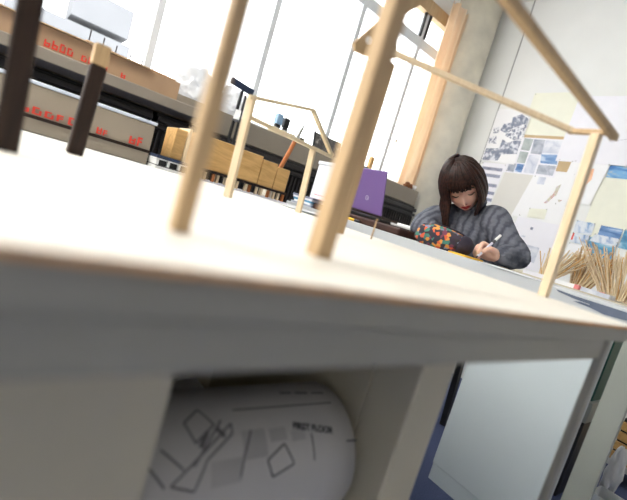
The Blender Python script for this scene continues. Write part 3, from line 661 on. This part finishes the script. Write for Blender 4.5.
prt(s, [(1.97, .963), (1.807, .965), (1.81, .872), (1.967, .875)], 'p_bluegrey'); prt(s, [(2.09, 1.05), (1.985, 1.05), (1.985, .87), (2.09, .87)], 'p_pale'); prt(s, [(2.19, 1.075), (2.105, 1.07), (2.105, .96), (2.19, .96)], 'p_teal')
s = sheet('grey blue mountain relief drawing on white paper, left among the pinned papers', 'print', [(2.575, .945), (2.205, .936), (2.205, 1.49), (2.575, 1.50)], 'paper', 3)
prt(s, [(2.475, 1.273), (2.457, 1.342), (2.379, 1.357), (2.384, 1.411), (2.302, 1.445), (2.222, 1.401), (2.212, 1.349), (2.266, 1.341), (2.346, 1.226)], 'p_mount')
prt(s, [(2.39, 1.28), (2.27, 1.335), (2.21, 1.345), (2.21, 1.19), (2.30, 1.18), (2.40, 1.22)], 'p_speck')
prt(s, [(2.564, 1.075), (2.422, 1.086), (2.414, 1.182), (2.345, 1.146), (2.288, 1.176), (2.216, 1.181), (2.214, 1.044), (2.373, 1.029), (2.391, .96), (2.563, .95)], 'p_mount', k=2)
prt(s, [(2.57, 1.186), (2.498, 1.218), (2.467, 1.131), (2.555, 1.132)], 'p_speck'); prt(s, [(2.556, 1.297), (2.49, 1.314), (2.48, 1.246), (2.541, 1.236)], 'p_speck')
s = sheet('striped blue grey print below the mountain drawing beside her hair', 'print', [(2.55, .52), (2.32, .52), (2.285, .93), (2.55, .93)], 'paperlil', 1)
for z in (.87, .80, .70, .62, .55): prt(s, rect(2.54, 2.31, z-.018, z+.014), 'p_stripe')
s = sheet('blank warm grey sheet pinned below the photo grid', 'paper', [(2.31, .44), (2.02, .44), (1.955, .86), (2.27, .88)], 'papergrey', 1)
s = sheet('white sheet with a small red and purple map drawing', 'print', [(2.06, .44), (1.62, .45), (1.62, .92), (1.97, .92)], 'paper', 1.45)
prt(s, [(1.803, .614), (1.746, .717), (1.744, .778), (1.709, .808), (1.66, .827), (1.658, .755), (1.635, .687), (1.676, .644), (1.727, .695), (1.779, .612)], 'p_map'); prt(s, rect(1.93, 1.86, .78, .85), 'p_pale')
s = sheet('small tan card pinned beside the photo grid under the big white sheet', 'card', rect(1.80, 1.655, .92, 1.03), 'tan', 3)
s = sheet('white sheet with an orange patch behind the right post', 'print', [(1.72, .665), (1.43, .66), (1.385, 1.03), (1.69, 1.03)], 'paper', 4)
prt(s, [(1.533, .971), (1.492, .974), (1.483, .88), (1.509, .836), (1.534, .832)], 'p_orange')
s = sheet('pale yellow green sheet at the right edge below the beach photo', 'paper', rect(1.42, .75, .40, .98), 'paperyel', 0)
s = sheet('small photo of blue sky and sand under the big white sheet', 'photo', [(1.388, .916), (1.15, .92), (1.15, 1.02), (1.388, 1.02)], 'p_beach', 2)
s = sheet('largest blank white sheet pinned at the top right', 'paper', [(1.83, 1.012), (.95, 1.03), (.95, 1.60), (1.82, 1.615)], 'paperlil', 5)
b = BM()
for k in range(14): 
    y = 1.45-.03*k; box(b, s['x']-.0022, s['x']-.0013, y-.031, y, 1.215+.03*math.sin(k*.35), 1.218+.03*math.sin(k*.35))
obj('pencil_line', b, mat('pale_pencil', s2l(196, 194, 206)), s)
s = sheet('large white sheet with faint drawing behind the woman\'s shoulder', 'paper', [(2.03, -.02), (1.55, -.02), (1.52, .47), (1.99, .47)], 'paperlil', 1)
prt(s, rect(1.84, 1.815, .345, .37), 'p_stripe', 'faint_mark'); prt(s, rect(1.90, 1.86, .26, .275), 'p_pale', 'faint_mark'); prt(s, rect(1.84, 1.70, .05, .2), 'p_pale', 'faint_mark')
s = sheet('pale yellow note stuck over the sheets beside the woman\'s shoulder', 'note', [(1.904, .455), (1.744, .465), (1.75, .56), (1.907, .54)], 'paperyel', 4)
s = sheet('white slip with a pencil line beside the yellow note', 'paper', [(1.76, .44), (1.55, .44), (1.55, .60), (1.70, .63)], 'paper', 3)
s = sheet('grey blue town map print above the stick sheaves', 'print', rect(1.48, 1.335, .41, .515), 'p_white', 2)
s = sheet('blue white map print with red edge, just above the left sheaf', 'print', rect(1.475, 1.337, .318, .405), 'p_white', 3); prt(s, rect(1.474, 1.46, .34, .40), 'red')
s = sheet('aqua sea photo at the right above the stick sheaves', 'photo', rect(1.29, 1.13, .42, .512), 'p_sea', 2)
s = sheet('white bordered aqua print overlapping the lower sea photo', 'print', [(1.331, .365), (1.14, .36), (1.124, .43), (1.31, .43)], 'p_white', 4)
s = sheet('teal blue print underneath the white bordered one', 'print', rect(1.345, 1.13, .25, .40), 'p_aqua', 3)
s = sheet('deep aqua print at the far right picture edge', 'print', rect(1.12, .90, .36, .515), 'p_aqua', 2)
s = sheet('white slip with two red bars behind the left sheaf', 'print', rect(1.473, 1.285, .215, .31), 'paper', 5)
prt(s, rect(1.336, 1.296, .278, .296), 'red'); prt(s, rect(1.332, 1.29, .248, .264), 'red')

# ------------------------------------------------------------------ the woman
CR_ = M(((.759, -.156, -.633), (-.585, .265, -.767), (.287, .952, .11)))
HC = V((1.561, 1.048, .252))
bdir = -HC.normalized(); ci = CR_ @ V((0, 1, 0)); ci = (ci - bdir*ci.dot(bdir)).normalized(); ri = ci.cross(bdir)
tl = math.radians(11); upi = ci*math.cos(tl) - ri*math.sin(tl)
pt = math.radians(27); yw = math.radians(6)
hu = upi*math.cos(pt) + bdir*math.sin(pt); hf = bdir*math.cos(pt) - upi*math.sin(pt); hx = hu.cross(hf)
hf2 = hf*math.cos(yw) - hx*math.sin(yw); hx = hu.cross(hf2); hf = hf2
def HP(x, y, z): return HC + hx*x + hu*y + hf*z
def gz(d2): return math.exp(-d2)
def headpt(s):
    x, y, z = s
    jaw = max(0, -y)
    px = .0735*x*(1-.36*jaw**1.7); py = .113*y; pz = .092*z
    if z > 0: pz *= .97-.06*abs(y)
    else: pz *= 1.02-.30*max(0, -y-.15)
    if z > 0:
        fx = px; w = z
        pz += .021*gz((fx/.0085)**2+((py+.030)/.014)**2)*w + .012*gz((fx/.0075)**2+((py+.008)/.02)**2)*w
        pz += .006*gz((fx/.013)**2+((py+.036)/.007)**2)*w
        for sgn in (-1, 1): pz -= .011*gz(((fx-sgn*.031)/.014)**2+((py-.004)/.011)**2)*w; pz += .004*gz(((fx-sgn*.040)/.02)**2+((py+.03)/.018)**2)*w; pz += .003*gz(((fx-sgn*.03)/.02)**2+((py-.024)/.009)**2)*w
        pz += .008*gz((fx/.02)**2+((py+.062)/.011)**2)*w - .005*gz((fx/.02)**2+((py+.0625)/.0028)**2)*w
        pz -= .004*gz((fx/.02)**2+((py+.080)/.006)**2)*w; pz += .008*gz((fx/.02)**2+((py+.098)/.014)**2)*w
    return px, py, pz
def voxel(bm, size, name):
    me = bpy.data.meshes.new('v'); bm.to_mesh(me); bm.free(); o = bpy.data.objects.new('v', me); C.objects.link(o)
    md = o.modifiers.new('r', 'REMESH'); md.mode = 'VOXEL'; md.voxel_size = size
    sm = o.modifiers.new('s', 'SMOOTH'); sm.factor = .5; sm.iterations = 2
    m2 = bpy.data.meshes.new_from_object(o.evaluated_get(bpy.context.evaluated_depsgraph_get()))
    bpy.data.objects.remove(o); b = BM(); b.from_mesh(m2); return b
G = thing('person', 'woman in a grey cable knit jumper with dark bobbed hair, bent writing at the desk', 'person', (1.78, 1.0, FLOOR))
bd = BM()
# head
nu, nv = 72, 56; rows = []
for j in range(nv+1):
    ph = -PI/2+PI*j/nv; r = []
    for i in range(nu):
        th = 2*PI*i/nu; r.append(bd.verts.new(HP(*headpt((math.cos(ph)*math.sin(th), math.sin(ph), math.cos(ph)*math.cos(th))))))
    rows.append(r)
for a, b in zip(rows, rows[1:]):
    for k in range(nu): bd.faces.new((a[k], a[(k+1) % nu], b[(k+1) % nu], b[k]))
bmesh.ops.remove_doubles(bd, verts=bd.verts, dist=1e-5)
for sg in (-1, 1):
    tube(bd, [HP(sg*.068, .012, -.012), HP(sg*.076, .004, -.020), HP(sg*.074, -.022, -.014)], [.010, .012, .008], 10, 3)
neckT = HP(0, -.05, -.03)
tube(bd, [neckT, V((1.655, 1.04, .165)), V((1.69, 1.02, .11))], [.050, .050, .062], 20, 4)
# torso
CH = V((1.665, 1.02, .06)); PEL = V((1.80, 1.0, -.28))
def ell(c, ax, wx, ay, wy, n=28): return [V(c)+V(ax)*wx*math.cos(2*PI*k/n)+V(ay)*wy*math.sin(2*PI*k/n) for k in range(n)]
shax = V((.10, -.97, .17)).normalized()
def torso(bm, g):
    fd = V((-.95, 0, -.3)).normalized()
    loft(bm, [ell((1.81, 1.0, -.34), (0, -1, 0), .165+g, (-1, 0, 0), .115+g), ell((1.80, 1.0, -.24), (0, -1, 0), .165+g, (-1, 0, -.1), .11+g), ell((1.775, 1.0, -.12), (0, -1, .03), .145+g, (-.95, 0, -.25), .10+g),
              ell((1.735, 1.01, .0), shax, .155+g, fd, .11+g), ell((1.70, 1.022, .09), shax, .158+g, fd, .105+g), ell((1.68, 1.03, .145), shax, .125+g, fd, .085+g*.7), ell((1.668, 1.035, .178), shax, .075+g*.5, fd, .062+g*.4)])
torso(bd, -.012)
SL, SR = V((1.655, .915, .140)), V((1.608, 1.118, .102))
EL, ER = V((1.624, .778, .004)), V((1.468, 1.105, .014))
WL, WRr = V((1.525, .785, .004)), V((1.432, 1.005, .0))
tube(bd, [V((1.69, .96, .13)), SL, (SL+EL)/2+V((.005, -.012, 0)), EL], [.05, .048, .042, .036], 16, 4); tube(bd, [EL, (EL+WL)/2, WL], [.036, .034, .026], 16, 4)
tube(bd, [V((1.67, 1.08, .11)), SR, (SR+ER)/2+V((0, .02, 0)), ER], [.05, .048, .042, .036], 16, 4); tube(bd, [ER, (ER+WRr)/2, WRr], [.036, .034, .026], 16, 4)
# legs, seated
for sg in (-1, 1):
    hp_, kn, an = V((1.80, 1.0+sg*.085, -.315)), V((1.43, 1.0+sg*.10, -.31)), V((1.46, 1.0+sg*.11, -.70))
    tube(bd, [hp_, (hp_+kn)/2, kn], [.078, .07, .052], 16, 4); tube(bd, [kn, kn+V((.02, 0, -.13)), an], [.052, .05, .034], 16, 4)
    tube(bd, [an, an+V((-.06, 0, -.045)), an+V((-.14, 0, -.055))], [.032, .03, .022], 12, 3)
# writing hand (her left): palm, five fingers curled around the pen
tube(bd, [WL, V((1.505, .795, .008)), V((1.485, .808, .010))], [.024, .026, .025], 14, 4)
tube(bd, [V((1.50, .80, .016)), V((1.478, .806, .020))], [.018, .017], 12, 2)
tube(bd, [V((1.505, .80, -.004)), V((1.487, .818, -.004))], [.018, .016], 12, 2)
fing = [[(1.480, .806, .030), (1.448, .812, .036), (1.424, .806, .016), (1.409, .799, -.004)], [(1.482, .816, .018), (1.448, .826, .022), (1.428, .818, .000), (1.424, .806, -.014)],
        [(1.487, .822, .004), (1.456, .834, .006), (1.438, .824, -.010), (1.440, .810, -.018)], [(1.493, .822, -.008), (1.468, .836, -.008), (1.452, .826, -.017), (1.455, .814, -.020)]]
for f, r in zip(fing, (.0092, .0094, .0090, .008)): tube(bd, [V(p) for p in f], [r*1.08, r, r*.93, r*.82], 12, 4)
tube(bd, [V((1.508, .788, .004)), V((1.478, .776, .018)), V((1.445, .780, .022)), V((1.424, .787, .008))], [.015, .0115, .0100, .0085], 12, 4)
# resting hand (her right), relaxed behind the pouch
tube(bd, [WRr, V((1.428, .975, .0)), V((1.425, .95, -.002))], [.024, .026, .024], 14, 4)
for k in range(4):
    x = 1.408+.014*k; L = (.062, .070, .066, .052)[k]
    tube(bd, [V((x, .95, 0)), V((x, .95-L*.45, .006)), V((x, .95-L*.8, -.004)), V((x, .95-L, -.016))], [.0095, .009, .0085, .0075], 10, 3)
tube(bd, [V((1.408, .975, 0)), V((1.398, .955, .002)), V((1.396, .935, -.006)), V((1.400, .918, -.014))], [.013, .011, .0095, .008], 10, 3)
bd = voxel(bd, .0026, 'body')
body = obj('body', bd, 'skin', G, True)
# lips, brows, lashes, eyes
def surf(x, y, off=.001):
    # front of head surface near (x, y)
    sy = max(-.99, min(.99, y/.113)); jaw = max(0, -sy); sx = x/(.0735*(1-.36*jaw**1.7)); zz = math.sqrt(max(.02, 1-sy*sy-sx*sx)); p = headpt((sx, sy, zz))
    return HP(x, y, p[2]+off)
b = BM(); tube(b, [surf(-.020, -.0615, -.001), surf(-.008, -.0585, .0005), surf(0, -.0595, .0005), surf(.008, -.0585, .0005), surf(.020, -.0615, -.001)], [.0015, .0034, .003, .0034, .0015], 8, 3)
tube(b, [surf(-.018, -.0635, -.001), surf(0, -.0675, .0008), surf(.018, -.0635, -.001)], [.0015, .0042, .0015], 8, 4); obj('lips', b, 'lips', body, True)
for sg in (-1, 1):
    b = BM(); tube(b, [surf(sg*.015, .021, .001), surf(sg*.030, .026, .001), surf(sg*.046, .020, .001)], [.0028, .003, .0014], 8, 4); obj('eyebrow', b, 'lash', body, True)
    b = BM(); bmesh.ops.create_icosphere(b, subdivisions=3, radius=.0115); bmesh.ops.translate(b, verts=b.verts, vec=surf(sg*.031, .004, -.0085)); obj('eyelid', b, 'skin', body, True)
    b = BM(); tube(b, [surf(sg*.019, .000, .0035), surf(sg*.031, -.005, .0055), surf(sg*.044, .000, .0035)], [.001, .0022, .0014], 8, 4); obj('eyelash', b, 'lash', body, True)
b = BM()
for sg in (-1, 1): tube(b, [surf(sg*.0075, -.0405, .001), surf(sg*.005, -.0415, .001)], .0016, 6)
obj('nostril', b, 'lips', body, True)
# jumper
sw = BM(); torso(sw, .018)
tube(sw, [V((1.69, .96, .122)), SL+V((0, .0, .004)), (SL+EL)/2+V((.006, -.018, .0)), EL+V((.012, -.012, .022)), EL+V((.004, -.006, .022))], [.068, .064, .058, .052, .050], 20, 4)
tube(sw, [EL+V((.004, -.006, .022)), (EL+WL)/2+V((.003, 0, .014)), WL+V((.014, -.006, .006))], [.050, .048, .037], 20, 4)
tube(sw, [V((1.67, 1.08, .10)), SR, (SR+ER)/2+V((0, .022, .004)), ER+V((0, .004, .02))], [.072, .068, .062, .054], 20, 4)
tube(sw, [ER+V((0, .004, .02)), (ER+WRr)/2+V((0, 0, .014)), WRr+V((.002, .012, .006))], [.054, .048, .034], 20, 4)
for k in range(9):
    u = k/8; c = V((1.662, 1.037, .158))+V((-.02, .0, .034))*u; ax_ = (V((1.56, 1.05, .262))-V((1.69, 1.02, .10))).normalized(); a = ax_.orthogonal().normalized(); bq = ax_.cross(a)
tube(sw, [V((1.685, 1.028, .125)), V((1.662, 1.038, .160)), V((1.645, 1.042, .188))], [.085, .070, .064], 24, 4)
sw = voxel(sw, .006, 'jumper')
for v in sw.verts:
    d = mnoise.noise(v.co*9)*.009 + mnoise.noise(v.co*22)*.005; v.co += v.normal*d
    if v.co.z < DT+.003 and v.co.x < 1.60: v.co.z = DT+.003
jm = obj('jumper', sw, 'wool', G, True)
b = BM()
tube(b, catmull([V((1.645, 1.042, .190))+ (a*math.cos(2*PI*k/12)+bq*math.sin(2*PI*k/12))*.060 for k in range(13)], 3), .011, 10, 1, False); obj('collar', b, 'wool', jm, True)
for p, q, r in ((WL+V((.012, -.004, .006)), WL-EL, .033), (WRr+V((.002, .010, .006)), WRr-ER, .031)):
    b = BM(); q = q.normalized(); tube(b, [p-q*.014, p+q*.012], r, 20, 1, False); obj('cuff', b, 'wool', jm, True)
# trousers and shoes
tr = BM()
for sg in (-1, 1):
    hp_, kn, an = V((1.80, 1.0+sg*.085, -.305)), V((1.43, 1.0+sg*.10, -.305)), V((1.46, 1.0+sg*.11, -.69))
    tube(tr, [hp_, (hp_+kn)/2, kn, kn+V((.02, 0, -.13)), an], [.088, .080, .062, .06, .046], 16, 5)
    b = BM(); tube(b, [an+V((.02, 0, -.055)), an+V((-.06, 0, -.052)), an+V((-.15, 0, -.062))], [.034, .036, .026], 14, 4)
    for v in b.verts: v.co.z = max(v.co.z, FLOOR)
    obj('shoe', b, 'shoe', G, True)
loft(tr, [ell((1.82, 1.0, -.36), (0, -1, 0), .17, (-1, 0, 0), .11), ell((1.81, 1.0, -.30), (0, -1, 0), .185, (-1, 0, 0), .135), ell((1.80, 1.0, -.20), (0, -1, 0), .17, (-1, 0, 0), .115)])
obj('trousers', voxel(tr, .008, 't'), 'denim', G, True)
# hair: a cap plus many locks
hr = BM(); GR = V((0, 0, -1))
def hsurf(az, el, k):
    p = V((.0735*math.cos(el)*math.sin(az), .113*math.sin(el), .094*math.cos(el)*math.cos(az)))
    return p*k
def hw(p): return HP(p.x, p.y, p.z)
def cap_lim(az):
    a = abs(az)
    if a < .75: return math.radians(24)
    if a < 1.15: return math.radians(24-(a-.75)/.4*46)
    return math.radians(-34)
cn, cm = 64, 18; rows = []
for j in range(cm+1):
    r = []
    for i in range(cn):
        az = -PI+2*PI*i/cn; el = PI/2-(PI/2-cap_lim(az))*j/cm; r.append(hr.verts.new(hw(hsurf(az, el, 1.10+.07*max(0, math.sin(el))))))
    rows.append(r)
for a, b in zip(rows, rows[1:]):
    for k in range(cn): hr.faces.new((a[k], a[(k+1) % cn], b[(k+1) % cn], b[k]))
bmesh.ops.remove_doubles(hr, verts=hr.verts, dist=1e-5)
rnd = random.Random(3)
for i in range(420):
    az = -PI+2*PI*((i*.61803) % 1); a = abs(az); k0 = 1.12+.07*rnd.random() + (.09 if az < 0 and a > .9 else 0)*min(1, (a-.9)*3)
    fringe = a < .72+.1*rnd.random()
    if fringe:
        end = math.radians(11+7*rnd.random()+(4 if a > .5 else 0)); pts = []
        for j in range(9):
            el = math.radians(80)-(math.radians(80)-end)*j/8; pts.append(hw(hsurf(az*(.55+.45*j/8)+rnd.uniform(-.02, .02), el, k0-.05*(1-j/8)+.03*j/8)))
        tube(hr, pts, [.003, .0055, .006, .006, .006, .0055, .005, .004, .0015], 5, 1, False)
    else:
        pts = []; e1 = math.radians(-12); left = az < 0
        for j in range(7):
            el = math.radians(80)-(math.radians(80)-e1)*j/6; aa = az
            pts.append(hw(hsurf(aa*(.8+.2*j/6) if a < 2 else aa, el, k0-.05*(1-j/6)+.05*(j/6)*(1 if a < 2.2 else .3))))
        L = (.155 if left else .060)*(1+.3*rnd.random()) if a < 2.3 else .08
        if left and a > 1.7: L *= .8
        gdir = (GR*.75 - hu*.35 - hf*(.10 if not left else 0)).normalized() if left else (-hu*.75+GR*.4+hf*.12-hx*.12).normalized()
        p = pts[-1]
        for j in range(5):
            p = p + gdir*L/5 + (-hx if not left else hx)*(.0015*j); pts.append(p.copy())
        w = .0062*(1+.3*rnd.random())
        tube(hr, pts, [w*.5, w*.9, w, w, w, w, w, w, w*.95, w*.85, w*.65, w*.25], 5, 1, False)
obj('hair', hr, 'hair', G, True, fix=False)
# stool
t = thing('stool', 'plain black stool beneath the seated woman', 'stool', (1.84, 1.0, FLOOR))
obj('seat', lathe(BM(), [(.0001, 0), (.16, 0), (.165, .01), (.165, .025), (.16, .03), (.0001, .03)], (1.86, 1.0, -.445), 28), 'black', t)
for sx in (-1, 1):
    for sy in (-1, 1): obj('leg', bar(BM(), (1.86+sx*.14, 1+sy*.14, FLOOR), (1.86+sx*.09, 1+sy*.09, -.4455), .026), 'black', t)
# pen, pouch, pad
pa, pb = V((1.394, .793, DT+.004)), V((1.505, .790, .082)); pd = (pb-pa).normalized()
t = thing('pen', 'white and silver pen held upright in the woman\'s hand', 'pen', pa)
obj('barrel', tube(BM(), [pa+pd*.018, pb-pd*.05], .0048, 12), 'silver', t, True); obj('tip', tube(BM(), [pa, pa+pd*.017], [.0006, .004], 10), 'black', t, True)
obj('cap_band', tube(BM(), [pb-pd*.049, pb-pd*.035], .0052, 12), 'ink', t, True); obj('cap', tube(BM(), [pb-pd*.030, pb], .0052, 12), 'white', t, True)
single('sticky_pad', bx(1.2835, 1.40, .765, .835, DT+.0003, DT+.006, rot=M.Rotation(-.04, 3, 'Z'), bev=.0006), 'yellow', 'yellow pad of paper under the writing hand at the desk edge', 'pad')
single('sheet_of_paper', bx(1.276, 1.42, .535, .71, DT+.0003, DT+.0022), 'paper', 'thin white sheet lying at the desk edge under the woman\'s sleeve', 'paper')
t = thing('pencil_case', 'stuffed pencil case of dark cloth embroidered with orange and green flowers before the woman', 'pencil case', (1.37, .95, DT))
b = BM(); bmesh.ops.create_uvsphere(b, u_segments=40, v_segments=28, radius=1)
ax = V((.30, -.93, .0)).normalized(); sd = V((0, 0, 1)).cross(ax); cc = V((1.350, .922, .008)); d2 = BM()
for v in b.verts:
    x, y, z = v.co; sq = lambda q, e: math.copysign(abs(q)**e, q)
    r = 1+.08*mnoise.noise(v.co*2.3)
    p = cc + ax*sq(x, .75)*.105*r + sd*sq(y, .8)*.046*r + V((0, 0, 1))*(sq(z, .8)*(.044+.008*(-x))*r); p.z = max(p.z, DT+.0004); v.co = p
pc = obj('cloth', b, 'floral', t, True)
b = BM(); bmesh.ops.create_uvsphere(b, u_segments=24, v_segments=18, radius=1)
for v in b.verts:
    x, y, z = v.co; p = cc+ax*.085+V((0, 0, -.003)) + ax*x*.034 + sd*y*.043 + V((0, 0, z*.038)); p.z = max(p.z, DT+.0006); v.co = p
obj('end_panel', b, 'darkcloth', t, True)
obj('zip', tube(BM(), [cc+ax*-.085+V((0, 0, .036)), cc+ax*-.02+V((0, 0, .0475)), cc+ax*.05+V((0, 0, .042)), cc+ax*.10+V((0, 0, .026))], .0035, 8, 4), 'darkcloth', t, True)

# ------------------------------------------------------------------ light, camera
w = bpy.data.worlds.new('World'); bpy.context.scene.world = w; w.use_nodes = True
bg = w.node_tree.nodes['Background']; bg.inputs['Color'].default_value = (.985, .99, 1, 1); bg.inputs['Strength'].default_value = 4.2
pl = bpy.data.lights.new('window_portal', 'AREA'); pl.shape = 'RECTANGLE'; pl.size = WR-WX[0]; pl.size_y = WZ1-WZ0; pl.cycles.is_portal = True
po = bpy.data.objects.new('window_portal', pl); C.objects.link(po); po.location = ((WX[0]+WR)/2, YW+.1, (WZ0+WZ1)/2); po.rotation_euler = (-PI/2, 0, 0)
cam = bpy.data.cameras.new('camera'); co = bpy.data.objects.new('camera', cam); C.objects.link(co)
cam.sensor_fit = 'HORIZONTAL'; cam.sensor_width = 36; cam.lens = 410.7/627*36; cam.clip_start = .01
Rm = M(((.7590, -.1555, -.6323), (-.5847, .2650, -.7669), (.2868, .9517, .1100)))
def gs(m):
    c0 = m.col[0].normalized(); c1 = m.col[1]-c0*m.col[1].dot(c0); c1 = c1.normalized(); c2 = c0.cross(c1); r = M((c0, c1, c2)); return r.transposed()
co.matrix_world = gs(Rm).to_4x4()
cam.dof.use_dof = True; cam.dof.focus_distance = 1.68; cam.dof.aperture_fstop = 2.9
sc = bpy.context.scene; sc.camera = co
sc.view_settings.view_transform = 'Standard'; sc.view_settings.look = 'None'; sc.view_settings.gamma = 1; sc.view_settings.exposure = 0.42
sc.view_settings.use_curve_mapping = False
sc.cycles.use_denoising = True; sc.cycles.max_bounces = 10; sc.cycles.diffuse_bounces = 6; sc.cycles.transparent_max_bounces = 12
# lift everything so the floor lies at height zero
for o in list(bpy.data.objects):
    if o.parent is None: o.location.z += -FLOOR
